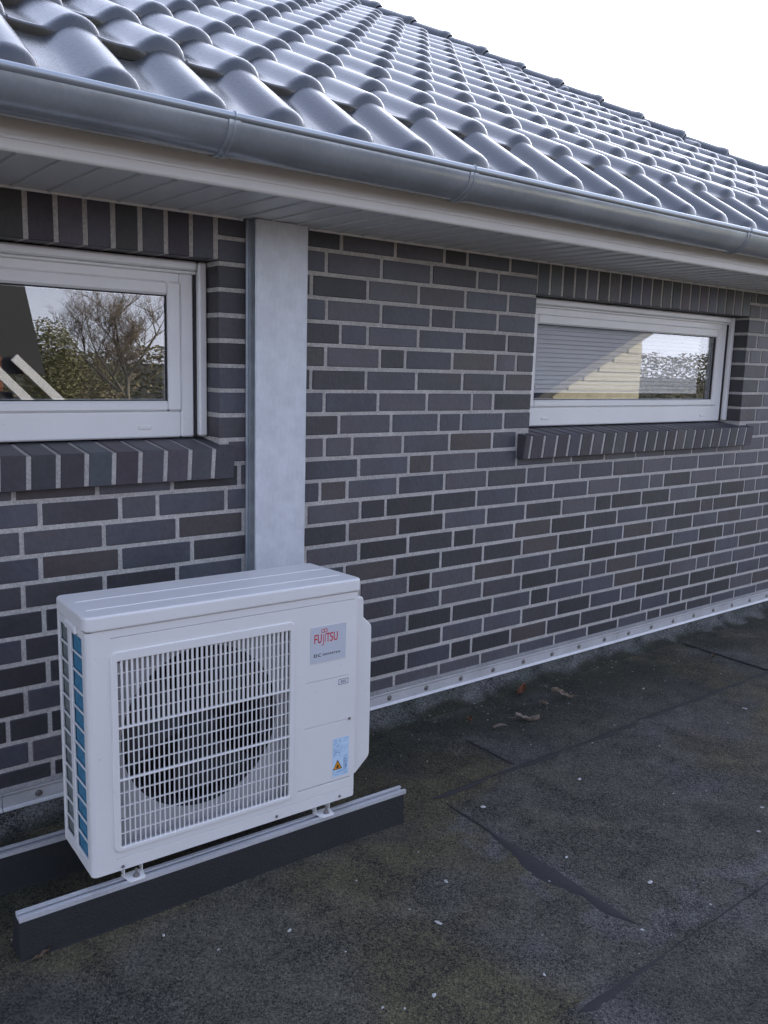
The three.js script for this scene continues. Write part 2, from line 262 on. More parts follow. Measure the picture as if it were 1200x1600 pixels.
  for (let n = 1; n <= 22; n++) {
    const mid = J - (n - 0.5) * CO;
    if (n <= 10) {
      course(n, W1[1] - 0.0061, 'S', W1[1], POST[0] + 0.03); course(n, W1[0] - 0.30 + (n % 2) * 0.09, 'S', -2.2, W1[0] + 0.01);
      course(n, ...rowsR[n], POST[1] - 0.03, W2[0] + (mid < WB ? 0.05 : 0));
      course(n, rowsRR[n], 'SS', W2[1], 6.6);
    } else {
      course(n, ...rowsL[n], -2.2, POST[0] + 0.03);
      course(n, ...rowsR[n], POST[1] - 0.03, 6.6);
    }
  }
  const cache = new Map();
  const brickGeo = (l, t, v) => { const L = Math.max(0.02, Math.round(l / 0.004) * 0.004), k = L + '|' + t + '|' + v; if (!cache.has(k)) { const q = tones[t], f = 0.92 + 0.16 * ((v * 0.37 + t * 0.21) % 1); cache.set(k, paint(cbox(L, BH, 0.115, 0, 0, 0, 0.0025, v * 0.313 + t * 0.11, v * 0.177), q.map(c => c * f))); } return cache.get(k); };
  for (const b of list) { const [u, v] = screen(b.x, b.y, 0); b.in = Math.abs(u) < 1.04 && Math.abs(v) < 1.04; b.hid = (b.x < 1.44 && b.x > 0.72 && b.y < 0.62); b.d = Math.hypot(b.x - EYE.x, b.y - EYE.y, EYE.z) / Math.sqrt(b.l) + (b.in ? 0 : 50) + (b.hid ? 20 : 0); b.t = tone(b.n > 13); b.v = Math.floor(rb() * 4); b.z = -0.0575 + (rb() - 0.5) * 0.0024; b.r = (rb() - 0.5) * 0.006; b.dy = (rb() - 0.5) * 0.0018; }
  list.sort((p, q) => p.d - q.d);
  const rest = [];
  list.forEach((b, i) => {
    const g = brickGeo(b.l, b.t, b.v);
    if (i < 300 && b.in) { const m = mesh('brick', g, M.brick, wall); m.position.set(b.x, b.y + b.dy, b.z); m.rotation.z = b.r; }
    else rest.push(g.clone().translate(b.x, b.y + b.dy, b.z));
  });
  const rm = mesh('bricks_beyond', mergeGeometries(rest), M.brick, wall); rm.userData.kind = 'stuff';
  // soldier course over the windows and sloping rowlock sills below them
  for (const [i, x1] of [[0, 1.353], [1, 4.66]]) for (let k = 0; k < 21; k++) {
    const x = x1 - (k + 0.5) * (i ? 0.08357 : 0.0853); if (x < (i ? W2[0] : W1[0])) break;
    const t = [0, 1, 2, 6, 3, 0, 6][Math.floor(rb() * 7)];
    const m = mesh('lintel_brick', paint(cbox(0.0708, 0.155, 0.115, 0, 0, 0, 0.0025, k * 0.21, k * 0.13), tones[t].map(c => c * (0.85 + 0.2 * rb()))), M.brick, wall); m.position.set(x, J + 0.0005 - 0.0785, -0.0575 + (rb() - 0.5) * 0.002);
  }
  for (const [i, x0, x1] of [[0, W1[0] - 0.065, 1.400], [1, 2.833, 4.742]]) {
    for (let k = 0; k < 24; k++) {
      const x = x1 - 0.0365 - k * 0.0852; if (x < x0 - 0.004) break;
      const xl = Math.max(x - 0.0356, x0), wB = x + 0.0356 - xl;
      const t = [2, 6, 6, 0, 6, 2, 6][Math.floor(rb() * 7)];
      const m = mesh('sill_brick', paint(cbox(wB, 0.108, 0.185, 0, 0, 0, 0.003, k * 0.17, k * 0.23), tones[t].map(c => c * (0.9 + 0.14 * rb()))), M.brick, wall); m.position.set(xl + wB / 2, J - 0.8145, -0.048); m.rotation.x = 0.12 + (rb() - 0.5) * 0.01;
    }
    const bed = cbox(x1 - x0 - 0.012, 0.1015, 0.179, 0, 0, 0, 0.002); const b = mesh('sill_mortar', bed, M.mortar, wall); b.position.set((x0 + x1) / 2, J - 0.8155, -0.0485); b.rotation.x = 0.12;
  }
  // rear of the house and the rooms behind the windows
  part('side_wall', [span(6.36, 6.595, -3, J + 0.018, -8, -0.245), span(-3.99, -3.77, -3, J + 0.018, -8, -0.245), span(-3.99, 6.595, -3, J + 0.018, -8.3, -8.005)], std({ color: rgb(0.09, 0.095, 0.105), roughness: 0.7, map: texBrick }), house);
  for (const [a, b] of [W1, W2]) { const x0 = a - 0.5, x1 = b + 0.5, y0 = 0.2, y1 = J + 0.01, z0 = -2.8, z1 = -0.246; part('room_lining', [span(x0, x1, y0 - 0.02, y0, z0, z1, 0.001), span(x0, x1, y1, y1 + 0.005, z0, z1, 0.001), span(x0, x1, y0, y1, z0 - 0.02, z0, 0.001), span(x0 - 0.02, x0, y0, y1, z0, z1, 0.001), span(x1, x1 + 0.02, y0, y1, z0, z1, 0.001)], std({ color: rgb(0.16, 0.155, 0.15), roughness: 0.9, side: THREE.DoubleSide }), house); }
}
// windows: white plastic frame, sash, panes, guide rails and header of the roller shutter
function windowUnit([x0, x1], label, blind) {
  const w = group('window', house); w.userData.label = label;
  const yt = WT - 0.002, yb = WB - 0.004;
  const z = -0.108;                                                      // face of the frame
  const ring = (a, b, c, d, t, tb, zf, dp, ch = 0.004) => [span(a, a + t, c, d, zf - dp, zf, ch), span(b - t, b, c, d, zf - dp, zf, ch), span(a + t + 0.0006, b - t - 0.0006, d - t, d, zf - dp, zf - 0.0002, ch), span(a + t + 0.0006, b - t - 0.0006, c, c + tb, zf - dp, zf - 0.0002, ch)];
  const gr = 0.034;                                                      // guide rails
  for (const s of [0, 1]) { const a = s ? x1 - gr : x0, b = s ? x1 - 0.001 : x0 + gr; part('guide_rail', [span(a + (s ? 0.004 : 0.0), b - (s ? 0 : 0.004), yb + 0.004, yt, z - 0.05, z + 0.028, 0.005)], M.pvc, w); part('guide_seal', [span(s ? a - 0.004 : b - 0.004, s ? a + 0.004 : b + 0.004, yb + 0.004, yt - 0.03, z - 0.05, z + 0.006, 0.001)], M.gasket, w); }
  part('header_rail', [span(x0 + gr, x1 - gr, yt - 0.030, yt, z - 0.05, z + 0.026, 0.006), span(x0 + gr, x1 - gr, yt - 0.041, yt - 0.031, z - 0.05, z + 0.014, 0.003)], M.pvc, w);
  const fx0 = x0 + gr + 0.004, fx1 = x1 - gr - 0.004;
  part('outer_frame', [...ring(fx0, fx1, yb, yt - 0.036, 0.048, 0.088, z, 0.07, 0.005)], M.pvc, w);
  const sx0 = fx0 + 0.046, sx1 = fx1 - 0.046, sb = yb + 0.0865, st = yt - 0.068;
  part('sash', ring(sx0 + 0.002, sx1 - 0.002, sb + 0.002, st, 0.046, 0.035, z + 0.007, 0.06, 0.007), M.pvc, w);
  const gx0 = sx0 + 0.048, gx1 = sx1 - 0.048, gb = sb + 0.037, gt = st - 0.046;
  part('glazing_seal', ring(gx0 - 0.0005, gx1 + 0.0005, gb - 0.0005, gt + 0.0005, 0.004, 0.004, z - 0.006, 0.02, 0.001), M.gasket, w);
  part('pane', [span(gx0 - 0.002, gx1 + 0.002, gb - 0.002, gt + 0.002, z - 0.016, z - 0.012, 0.0005)], M.glass, w);
  part('spacer', ring(gx0 - 0.002, gx1 + 0.002, gb - 0.002, gt + 0.002, 0.009, 0.009, z - 0.0175, 0.012, 0.001), M.zinc, w);
  part('drain_cap', [span(x1 - 0.24, x1 - 0.195, yb + 0.029, yb + 0.042, z - 0.001, z + 0.005, 0.002)], M.pvc, w);
  part('drain_cap', [span(x0 + 0.195, x0 + 0.24, yb + 0.029, yb + 0.042, z - 0.001, z + 0.005, 0.002)], M.pvc, w);
  if (blind) {
    const bl = std({ color: rgb(0.8, 0.8, 0.78), roughness: 0.55, side: THREE.DoubleSide });
    const slats = []; for (let k = 0; k < 15; k++) slats.push(cbox(gx1 - gx0 - 0.10, 0.0012, 0.024, 0, 0, 0, 0.0004).rotateX(1.05).translate((gx0 + gx1) / 2 - 0.04, gt - 0.012 - k * 0.021, z - 0.048));
    part('blind', slats, bl, w);
    part('blind_rail', [span(gx0 + 0.05, gx1 - 0.13, gb + 0.052, gb + 0.064, z - 0.060, z - 0.036, 0.002)], bl, w);
  }
  return w;
}
windowUnit(W1, 'left window reflecting sky and a bare tree', false);
windowUnit(W2, 'right window with a blind behind the pane', true);

// metal clad post, soffit, fascia, gutter, flashing strip
{
  const H = J - 0.018;
  const post = mesh('metal_post', cbox(0.2045, H - 0.05, 0.062, 1.4722 + 0.1022, (H + 0.05) / 2, 0.027, 0.003), M.post, house);
  part('post_side', [span(1.4698, 1.4718, 0.052, H - 0.002, -0.002, 0.056, 0.0005)], M.sheet, house);
  part('post_flange', [span(1.4615, 1.4694, 0.05, H, 0.001, 0.0125, 0.001), ], M.sheet, house);
  part('post_flange', [span(1.6772, 1.690, 0.05, H, 0.001, 0.0085, 0.001)], M.post, house);
  const so = group('soffit', house);
  for (let k = -28; k < 66; k++) { const x = 0.717 + 0.1015 * k; part('soffit_board', [cbox(0.1005, 0.012, 0.477, x + 0.05, J - 0.010, 0.2425, 0.003), cbox(0.007, 0.007, 0.475, x + 0.004, J - 0.0175, 0.2422, 0.0028)], M.soffit, so); }
  part('soffit_backing', [span(-3, 7.3, J + 0.002, J + 0.01, -0.01, 0.49, 0.001)], M.pvc, so);
  part('edge_trim', [span(-3, 1.45, J - 0.024, J - 0.0165, 0.0035, 0.012, 0.001), span(1.71, 7.2, J - 0.024, J - 0.0165, 0.0035, 0.012, 0.001)], M.pvc, so);
  const prof = []; const zf = 0.486, y0 = J - 0.026; prof.push([zf - 0.022, y0 + 0.004]); for (let a = 0; a <= 8; a++) { const t = Math.PI * (1.25 - 0.25 - a / 8 * 0) ; } 
  for (let a = 0; a <= 8; a++) { const t = -Math.PI / 2 + a / 8 * Math.PI / 2; prof.push([zf - 0.009 + 0.009 * Math.cos(t), y0 + 0.009 + 0.009 * Math.sin(t)]); }
  prof.push([zf, J + 0.125], [zf - 0.022, J + 0.125]);
  mesh('fascia', sweepX(prof, -3, 7.35), M.fascia, house);
  // half round gutter with a rolled front bead
  const gz = 0.575, gy = J + 0.104, gr = 0.076, arc = [];
  for (let a = 0; a <= 24; a++) { const t = -Math.PI * a / 24; arc.push([gz + gr * Math.cos(t), gy + gr * Math.sin(t)]); }
  arc.push([gz - gr, gy + 0.02], [gz - gr + 0.002, gy + 0.02]);
  for (let a = 24; a >= 0; a--) { const t = -Math.PI * a / 24; arc.push([gz + (gr - 0.0022) * Math.cos(t), gy + (gr - 0.0022) * Math.sin(t)]); }
  const smoothArc = (r, x0, x1, n = 24, nx = 1) => grid(nx, n, (u, v) => { const t = -Math.PI * v; return [x0 + (x1 - x0) * u, gy + r * Math.sin(t), gz + r * Math.cos(t), (x0 + (x1 - x0) * u), v * Math.PI * r]; });
  const zincD = M.zinc.clone(); zincD.side = THREE.DoubleSide;
  const bead = new THREE.CylinderGeometry(0.0105, 0.0105, 10.4, 18, 1).rotateZ(Math.PI / 2).translate(2.2, gy + 0.004, gz + gr - 0.002);
  const flip = g => { const i = g.index.array; for (let k = 0; k < i.length; k += 3) { const t = i[k]; i[k] = i[k + 1]; i[k + 1] = t; } g.computeVertexNormals(); return g; };
  const gut = part('gutter', [flip(smoothArc(gr, -3, 7.4, 28, 40)), smoothArc(gr - 0.002, -3, 7.4, 28, 40), bead, span(-3, 7.4, gy - 0.004, gy + 0.03, gz - gr - 0.001, gz - gr + 0.001, 0.0005)], zincD, house);
  for (const x of [-1.2, 1.075, 1.886, 3.46, 5.4]) {
    const ring = flip(grid(1, 24, (u, v) => { const t = -Math.PI * v * 0.98; return [x - 0.016 + 0.032 * u, gy + (gr + 0.0035) * Math.sin(t), gz + (gr + 0.0035) * Math.cos(t)]; }));
    const e1 = grid(1, 24, (u, v) => { const t = -Math.PI * v * 0.98, r = gr + 0.0035 * (1 - u); return [x - 0.016, gy + r * Math.sin(t), gz + r * Math.cos(t)]; });
    const e2 = grid(1, 24, (u, v) => { const t = -Math.PI * v * 0.98, r = gr + 0.0035 * (1 - u); return [x + 0.016, gy + r * Math.sin(t), gz + r * Math.cos(t)]; });
    const rib = new THREE.TorusGeometry(gr + 0.004, 0.0028, 6, 40, Math.PI).rotateX(Math.PI).rotateY(Math.PI / 2).translate(x, gy, gz);
    const clip = new THREE.TorusGeometry(0.0115, 0.0024, 6, 18).rotateY(Math.PI / 2).translate(x, gy + 0.004, gz + gr - 0.002);
    part('gutter_bracket', [ring, e1, e2, rib, clip], zincD, gut);
  }
  // white metal strip that clamps the felt to the wall
  const fl = group('flashing_strip', house); const jx = [-3, 0.614, 1.66, 3.65, 5.65, 6.6];
  for (let i = 0; i + 1 < jx.length; i++) { const y0 = J - 1.874, y1 = J - 1.817; const pr = [[0.0005, y0], [0.016, y0 - 0.003], [0.0185, y0], [0.0150, y0 + 0.006], [0.0115, y0 + 0.010], [0.0115, y1 - 0.012], [0.017, y1 - 0.003], [0.016, y1], [0.0005, y1 - 0.002]]; mesh('metal_strip', sweepX(pr, jx[i] + 0.001, jx[i + 1] - 0.001), M.strip, fl); }
  part('sealant', [sweepX([[-0.004, J - 1.816], [0.014, J - 1.816], [-0.004, J - 1.800]], -3, 6.6)], std({ color: rgb(0.33, 0.32, 0.31), roughness: 0.8, map: texMortar }), fl);
  for (let x = 2.1335 - 0.2015 * 20; x < 6.5; x += 0.2015) {
    const sc = new THREE.CylinderGeometry(0.0065, 0.0065, 0.005, 6).rotateX(Math.PI / 2).translate(x, J - 1.8445, 0.0155);
    const ws = new THREE.CylinderGeometry(0.011, 0.0115, 0.0025, 18).rotateX(Math.PI / 2).translate(x, J - 1.8445, 0.0125);
    const m = part('screw', [sc, ws], M.steel, fl);
  }
}
// ------------------------------------------------------------------ tiled roof
{
  const TH = 0.4984, PW = 0.24, GA = 0.3313, X0 = 1.3821, Y0 = J + 0.3423, Z0 = 0.25, LEN = 0.40, TW = 0.262;
  const roof = group('roof', house);
  const dn = [0, -Math.sin(TH), Math.cos(TH)], nn = [0, Math.cos(TH), Math.sin(TH)];
  const HA = Math.tan(Math.PI / 180 * 60), HX = 6.85, HZ = Z0;                                  // hip line in plan: x = HX - (HZ - z) / HA
  const at = (x, r, off) => [x, Y0 + r * GA * Math.sin(TH) + off * nn[1], Z0 - r * GA * Math.cos(TH) + off * nn[2]];
  const prof = s => { let h = s < 0.06 ? 0.007 * ((0.06 - s) / 0.06) ** 2 : 0; const u = (s - 0.098) / (TW - 0.098); if (u > 0) h += 0.046 * (u < 0.56 ? sm(clamp(u / 0.56)) : Math.sqrt(Math.max(0, 1 - ((u - 0.56) / 0.44) ** 2.4))); return h; };
  const S = [0, 0.03, 0.06, 0.09, 0.105, 0.12, 0.135, 0.15, 0.165, 0.18, 0.195, 0.21, 0.224, 0.236, 0.246, 0.254, 0.2595, 0.2618, TW];
  function tileGeo(first, tint) {
    const T = [0, 0.2, LEN - 0.05, LEN - 0.036, LEN - 0.026, LEN - 0.018, LEN - 0.010, LEN - 0.003, LEN], DP_ = [0, 0, 0, 0, 0, 0, -0.0012, -0.006, -0.034], DR = [0, 0, 0, -0.002, -0.007, -0.015, -0.025, -0.036, -0.044];
    const g = grid(S.length - 1, T.length - 1, (u, v) => {
      const i = Math.round(u * (S.length - 1)), j = Math.round(v * (T.length - 1)), s = S[i], t = T[j];
      const k = (t - (LEN - GA)) / GA; const n = prof(s) + (first ? -0.03 - 0.022 * k : -0.03 * (LEN - t) / GA) + mix(DP_[j], DR[j], step(0.1, 0.16, s)) * (s > 0.25 ? 0.8 : 1);
      return [s, (t - LEN) * dn[1] + n * nn[1], (t - LEN) * dn[2] + n * nn[2], s + tint[0] * 77, t + tint[2] * 53];
    });
    const side = grid(1, 5, (u, v) => { const t = [0, 0.2, LEN - 0.02, LEN - 0.006, LEN - 0.002, LEN][Math.round(v * 5)]; const n = (first ? -0.03 - 0.022 * (t - (LEN - GA)) / GA : -0.03 * (LEN - t) / GA) - 0.02 * u; return [TW - 0.0002, (t - LEN) * dn[1] + n * nn[1], (t - LEN) * dn[2] + n * nn[2], u, t]; });
    paint(g, tint); paint(side, tint); const C = g.attributes.color, w = S.length;   // moss and dirt sit on the lower lip
    for (let j = 5; j < T.length; j++) for (let i = 0; i < w; i++) { const k = (j > 6 ? 0.25 : 0) + 0.6 * vnoise(i * 0.9 + tint[0] * 900, j * 0.7, 131); const c = mix3(tint, [0.062, 0.060, 0.044], k); C.setXYZ(j * w + i, ...c); }
    return mergeGeometries([clean(g), clean(side)]);
  }
  const tints = [[0.040, 0.044, 0.050], [0.046, 0.050, 0.056], [0.036, 0.039, 0.046], [0.050, 0.052, 0.054], [0.043, 0.045, 0.049], [0.038, 0.043, 0.051], [0.055, 0.056, 0.056], [0.0445, 0.049, 0.053]];
  const geos = tints.map(t => tileGeo(false, t)), geos0 = tints.map(t => tileGeo(true, t));
  const rt = rng(97), list = [];
  for (let r = -1; r < 17; r++) for (let c = -10; c < 30; c++) {
    const xr = X0 + c * PW, p = at(xr, r, 0); if (r < 0 ? false : false) continue;
    const zc = p[2], hip = HX - (HZ - zc) / HA; if (xr - 0.13 > hip) continue;
    const [u, v] = screen(xr - 0.13, p[1], p[2]); const ins = Math.abs(u) < 1.05 && v < 1.06;
    if (Math.abs(u) > 1.9 && !ins) continue;
    const d = Math.hypot(p[0], p[1] - EYE.y, p[2] - EYE.z); list.push({ p, r, ins, d: d + (ins ? 0 : 50), t: Math.floor(rt() * 8), j: (rt() - 0.5) * 0.007, k: (rt() - 0.5) * 0.016, cut: xr > hip });
  }
  list.sort((a, b) => a.d - b.d);
  const rest = [];
  list.forEach((q, i) => { const g = (q.r < 0 ? geos0 : geos)[q.t];
    if (i < 300 && q.ins) { const m = mesh('roof_tile', g, M.tile, roof); m.position.set(q.p[0] - TW + q.k * 0.3, q.p[1] + q.j, q.p[2]); m.rotation.y = q.k * 0.5; }
    else rest.push(g.clone().translate(q.p[0] - TW, q.p[1] + q.j, q.p[2])); });
  if (rest.length) { const m = mesh('tiles_beyond', mergeGeometries(rest), M.tile, roof); m.userData.kind = 'stuff'; }
  // hip caps: tapered half round tiles lapping up the hip
  const hipDir = new THREE.Vector3(-1 / HA, Math.tan(TH), -1).normalize();
  const hipLen = 6.9 / Math.hypot(1, 0) ;
  const capG = (() => { const n = 12; const g = grid(n, 7, (u, v) => { const a = Math.PI * (u * 1.06 - 0.03), L = [0, 0.015, 0.05, 0.09, 0.30, 0.40, 0.40, 0.40][Math.round(v * 7)], rr = [0.094, 0.112, 0.114, 0.104, 0.094, 0.09, 0.09, 0.09][Math.round(v * 7)]; return [-Math.cos(a) * rr, Math.sin(a) * rr * 0.9 - 0.035, L, u, L]; }); return paint(clean(g), [0.045, 0.05, 0.052]); })();
  const side = new THREE.Vector3(1, 0, -1 / HA * 0 + 0).cross(hipDir).normalize();
  const zAx = hipDir.clone(), upV = new THREE.Vector3(0, 1, 0), xAx = new THREE.Vector3().crossVectors(upV, zAx).normalize(), yAx = new THREE.Vector3().crossVectors(zAx, xAx).normalize();
  for (let k = -1; k < 20; k++) {
    const s = k * 0.345; const base = new THREE.Vector3(HX, Y0 + 0.012, HZ).addScaledVector(hipDir, s);
    const m = mesh('hip_tile', capG, M.tile, roof); m.matrixAutoUpdate = true; m.quaternion.setFromRotationMatrix(new THREE.Matrix4().makeBasis(xAx, yAx, zAx)); m.position.copy(base); m.rotateX(0.03);
  }
  // roof body below the tiles and the far slope
  const E = 0.075, yE = z => Y0 + (Z0 - z) * Math.tan(TH) - E - 0.03;
  const zt = -6.2, xt = HX - (HZ - zt) / HA, xe = HX + 0.25 / HA, pts = { a: [-4.4, yE(0.5), 0.5], b: [xe, yE(0.5), 0.5], c: [xt, yE(zt), zt], d: [-4.4, yE(zt), zt], e: [xe, yE(0.5), -12.9], f: [-4.4, yE(0.5), -12.9] };
  const tri = (...k) => k.flatMap(q => pts[q]); const pos = [...tri('a', 'b', 'c'), ...tri('a', 'c', 'd'), ...tri('b', 'e', 'c'), ...tri('d', 'c', 'e'), ...tri('d', 'e', 'f'), ...tri('a', 'd', 'f'), ...tri('a', 'f', 'e'), ...tri('a', 'e', 'b')];
  const g = new THREE.BufferGeometry(); g.setAttribute('position', new THREE.Float32BufferAttribute(pos, 3)); g.setAttribute('uv', new THREE.Float32BufferAttribute(pos.filter((_, i) => i % 3 !== 1), 2)); g.computeVertexNormals();
  mesh('roof_underlay', g, M.dark, roof);
}

// ------------------------------------------------------------------ the air conditioner on its two support beams
const AC = tag(group('air_conditioner'), 'white outdoor air conditioner unit with a fan grille standing on two dark beams', 'air conditioner');
AC.position.set(0.674, J - 1.798, 0.640); AC.rotation.y = -1.8 * Math.PI / 180;
{
  const WD = 0.806, HT = 0.652, DP = 0.242;
  // front panel with the opening of the fan grille and pressed grooves
  const fp = new THREE.Shape(); rrect(fp, 0.012, WD - 0.006, 0.002, HT - 0.001, 0.006);
  const hole = new THREE.Path(); rrect(hole, 0.059, 0.585, 0.055, 0.593, 0.016); fp.holes.push(hole);
  const slot = (a, b, c, d) => { const h = new THREE.Path(); h.moveTo(a, c); h.lineTo(a, d); h.lineTo(b, d); h.lineTo(b, c); h.closePath(); fp.holes.push(h); };
  slot(0.62, 0.774, 0.3965, 0.3995); slot(0.62, 0.774, 0.2565, 0.2595); slot(0.06, 0.79, 0.6285, 0.6315); slot(0.06, 0.79, 0.0335, 0.036); slot(0.60, 0.785, 0.0665, 0.071);
  const front = new THREE.ExtrudeGeometry(fp, { depth: 0.003, bevelEnabled: true, bevelSize: 0.0008, bevelThickness: 0.0008, bevelSegments: 1, curveSegments: 6 }); front.translate(0, 0, -0.0038);
  const back = [span(0.612, 0.785, 0.25, 0.405, -0.012, -0.0062, 0.0005), span(0.05, 0.795, 0.622, 0.638, -0.012, -0.0062, 0.0005), span(0.05, 0.795, 0.028, 0.042, -0.012, -0.0062, 0.0005), span(0.59, 0.795, 0.06, 0.077, -0.012, -0.0062, 0.0005)];
  // rounded front left corner, its flange, right end, rear, floor
  const cor = grid(10, 1, (u, v) => { const a = Math.PI / 2 * u; return [0.0145 - 0.0145 * Math.sin(a), 0.002 + v * (HT - 0.003), -0.0145 + 0.0145 * Math.cos(a) - 0.0000]; });
  const body = part('casing', [front, ...back, cor, span(0.0002, 0.004, 0.002, HT - 0.001, -0.034, -0.0143, 0.0008), span(WD - 0.008, WD - 0.0005, 0.002, HT - 0.001, -DP, -0.006, 0.0025), span(0.004, WD - 0.01, 0.002, 0.010, -DP + 0.002, -0.006, 0.001), span(0.45, WD - 0.01, 0.002, HT - 0.002, -DP, -DP + 0.004, 0.001), span(0.60, 0.606, 0.012, HT - 0.004, -DP + 0.006, -0.013, 0.001)], M.acWhite.clone(), AC); body.material.side = THREE.DoubleSide;
  // side frame: corner posts, middle rail and slanting bars over the heat exchanger
  const sf = group('side_frame', AC);
  part('frame_post', [span(0.0005, 0.008, 0.0, HT, -DP, -DP + 0.014, 0.002)], M.acWhite, sf);
  part('frame_post', [span(0.0007, 0.0075, 0.0, HT, -0.1545, -0.128, 0.002)], M.acWhite, sf);
  part('frame_rail', [span(0.0003, 0.0078, 0.60 + 0.028, HT, -DP + 0.0145, -0.155, 0.002), span(0.0003, 0.0078, 0.628, HT, -0.1275, -0.0345, 0.002)], M.acWhite, sf);
  part('frame_rail', [span(0.0004, 0.0078, 0.0, 0.034, -DP + 0.0145, -0.155, 0.002), span(0.0004, 0.0078, 0.0, 0.034, -0.1275, -0.0345, 0.002)], M.acWhite, sf);
  for (let k = 1; k < 12; k++) for (const [a, b] of [[-DP + 0.0142, -0.1548], [-0.1278, -0.0343]]) mesh('frame_bar', span(0.0012, 0.0055, 0.034 + k * 0.0495 - 0.0022, 0.034 + k * 0.0495 + 0.0022, a, b, 0.001), M.acWhite, sf);
  // finned heat exchanger wrapping the left side and the back
  const texFin = tex(256, (u, v) => { const f = 0.5 + 0.5 * Math.cos(u * Math.PI * 2 * 32), r = fbm(u * 8, v * 8, 151, 3, 8); const k = 0.55 + 0.3 * f * r + 0.25 * (r - 0.5); return [k * 0.9, k, k]; }, true, 10);
  part('coil', [span(0.0085, 0.030, 0.014, HT - 0.01, -0.128, -0.030, 0.001)], std({ color: rgb(0.09, 0.36, 0.58), map: texFin, roughness: 0.5, metalness: 0.2 }), AC);
  part('coil', [span(0.0105, 0.034, 0.014, HT - 0.01, -DP + 0.004, -0.1295, 0.001), span(0.036, 0.448, 0.014, HT - 0.01, -DP + 0.004, -DP + 0.022, 0.001)], std({ color: rgb(0.34, 0.36, 0.35), map: texFin, roughness: 0.5, metalness: 0.3 }), AC);
  // fan shroud: white plate with a round throat, dark fan behind
  const cx = 0.324, cy = 0.325, fr = 0.228;
  const sh = new THREE.Shape(); rrect(sh, 0.050, 0.599, 0.046, 0.602, 0.01); const ch = new THREE.Path(); ch.absarc(cx, cy, fr, 0, Math.PI * 2, true); sh.holes.push(ch);
  const plate = new THREE.ExtrudeGeometry(sh, { depth: 0.003, bevelEnabled: false, curveSegments: 48 }); plate.translate(0, 0, -0.046);
  const throat = grid(64, 6, (u, v) => { const a = u * Math.PI * 2, t = v, r = fr + 0.012 * (1 - t) ** 3 - 0.012 * t, z = -0.043 - 0.03 * t; return [cx + r * Math.cos(a), cy + r * Math.sin(a), z]; });
  const walls = [span(0.052, 0.055, 0.05, 0.598, -0.043, -0.007, 0.0005), span(0.594, 0.597, 0.05, 0.598, -0.043, -0.007, 0.0005), span(0.055, 0.594, 0.048, 0.051, -0.043, -0.007, 0.0005), span(0.055, 0.594, 0.597, 0.600, -0.043, -0.007, 0.0005)];
  const shM = M.acInner.clone(); shM.side = THREE.DoubleSide;
  part('fan_shroud', [plate, ...walls], shM, AC);
  const thM = M.black.clone(); thM.side = THREE.DoubleSide; part('fan_throat', [throat], thM, AC);
  part('dark_cavity', [span(0.036, 0.598, 0.014, HT - 0.006, -DP + 0.024, -DP + 0.028, 0.001), span(0.036, 0.04, 0.014, HT - 0.006, -DP + 0.03, -0.05, 0.001)], M.black, AC);
  const fan = group('fan', AC); fan.position.set(cx, cy, -0.085);
  for (let b = 0; b < 3; b++) { const a0 = b * Math.PI * 2 / 3 + 0.5; const g = grid(10, 8, (u, v) => { const r = 0.045 + (fr - 0.062) * v, a = a0 + (u - 0.5) * (1.25 - 0.1 * v) + 0.35 * v, z = (u - 0.5) * 0.055; return [r * Math.cos(a), r * Math.sin(a), z]; }); const m = mesh('fan_blade', g, M.fan.clone(), fan); m.material.side = THREE.DoubleSide; }
  mesh('fan_hub', new THREE.CylinderGeometry(0.045, 0.055, 0.07, 32).rotateX(Math.PI / 2), M.fan, fan);
  // fan grille
  const gr = group('fan_grille', AC);
  const fs = new THREE.Shape(); rrect(fs, 0.0605, 0.5835, 0.0565, 0.5915, 0.0155); const fh = new THREE.Path(); rrect(fh, 0.0735, 0.5735, 0.0645, 0.571, 0.004); fs.holes.push(fh);
  const fg = new THREE.ExtrudeGeometry(fs, { depth: 0.008, bevelEnabled: true, bevelSize: 0.0022, bevelThickness: 0.002, bevelSegments: 2, curveSegments: 6 }); fg.translate(0, 0, -0.006);
  part('grille_frame', [fg], M.acWhite, gr);
  const yb = 0.0645, y1 = 0.250, y2 = 0.391, yt = 0.571, nb = 37;
  for (let k = 1; k < nb; k++) { const x = 0.0735 + 0.5 * k / nb; mesh('grille_bar', span(x - 0.0016, x + 0.0016, yb, y2 - 0.0026, -0.0035, 0.0005, 0.0006), M.acWhite, gr); mesh('grille_bar', span(x - 0.0029, x + 0.0029, y2 + 0.0026, yt, -0.0035, 0.0020, 0.0009), M.acWhite, gr); }
  const hb = (y, h, z) => mesh('grille_crossbar', span(0.0735, 0.5735, y - h, y + h, -0.008, z, 0.0008), M.acWhite, gr);
  for (const [a, b, n] of [[yb, y1, 5], [y1, y2, 4], [y2, yt, 5]]) for (let k = 1; k < n; k++) hb(a + (b - a) * k / n, 0.0013, -0.0012);
  hb(y1, 0.0024, 0.0026); hb(y2, 0.0026, 0.0028);
  // latches seen at the left edge of the grille
  for (const y of [0.158, 0.445, 0.545]) part('grille_latch', [span(0.076, 0.092, y - 0.016, y + 0.016, -0.028, -0.0085, 0.001)], M.acInner, gr);
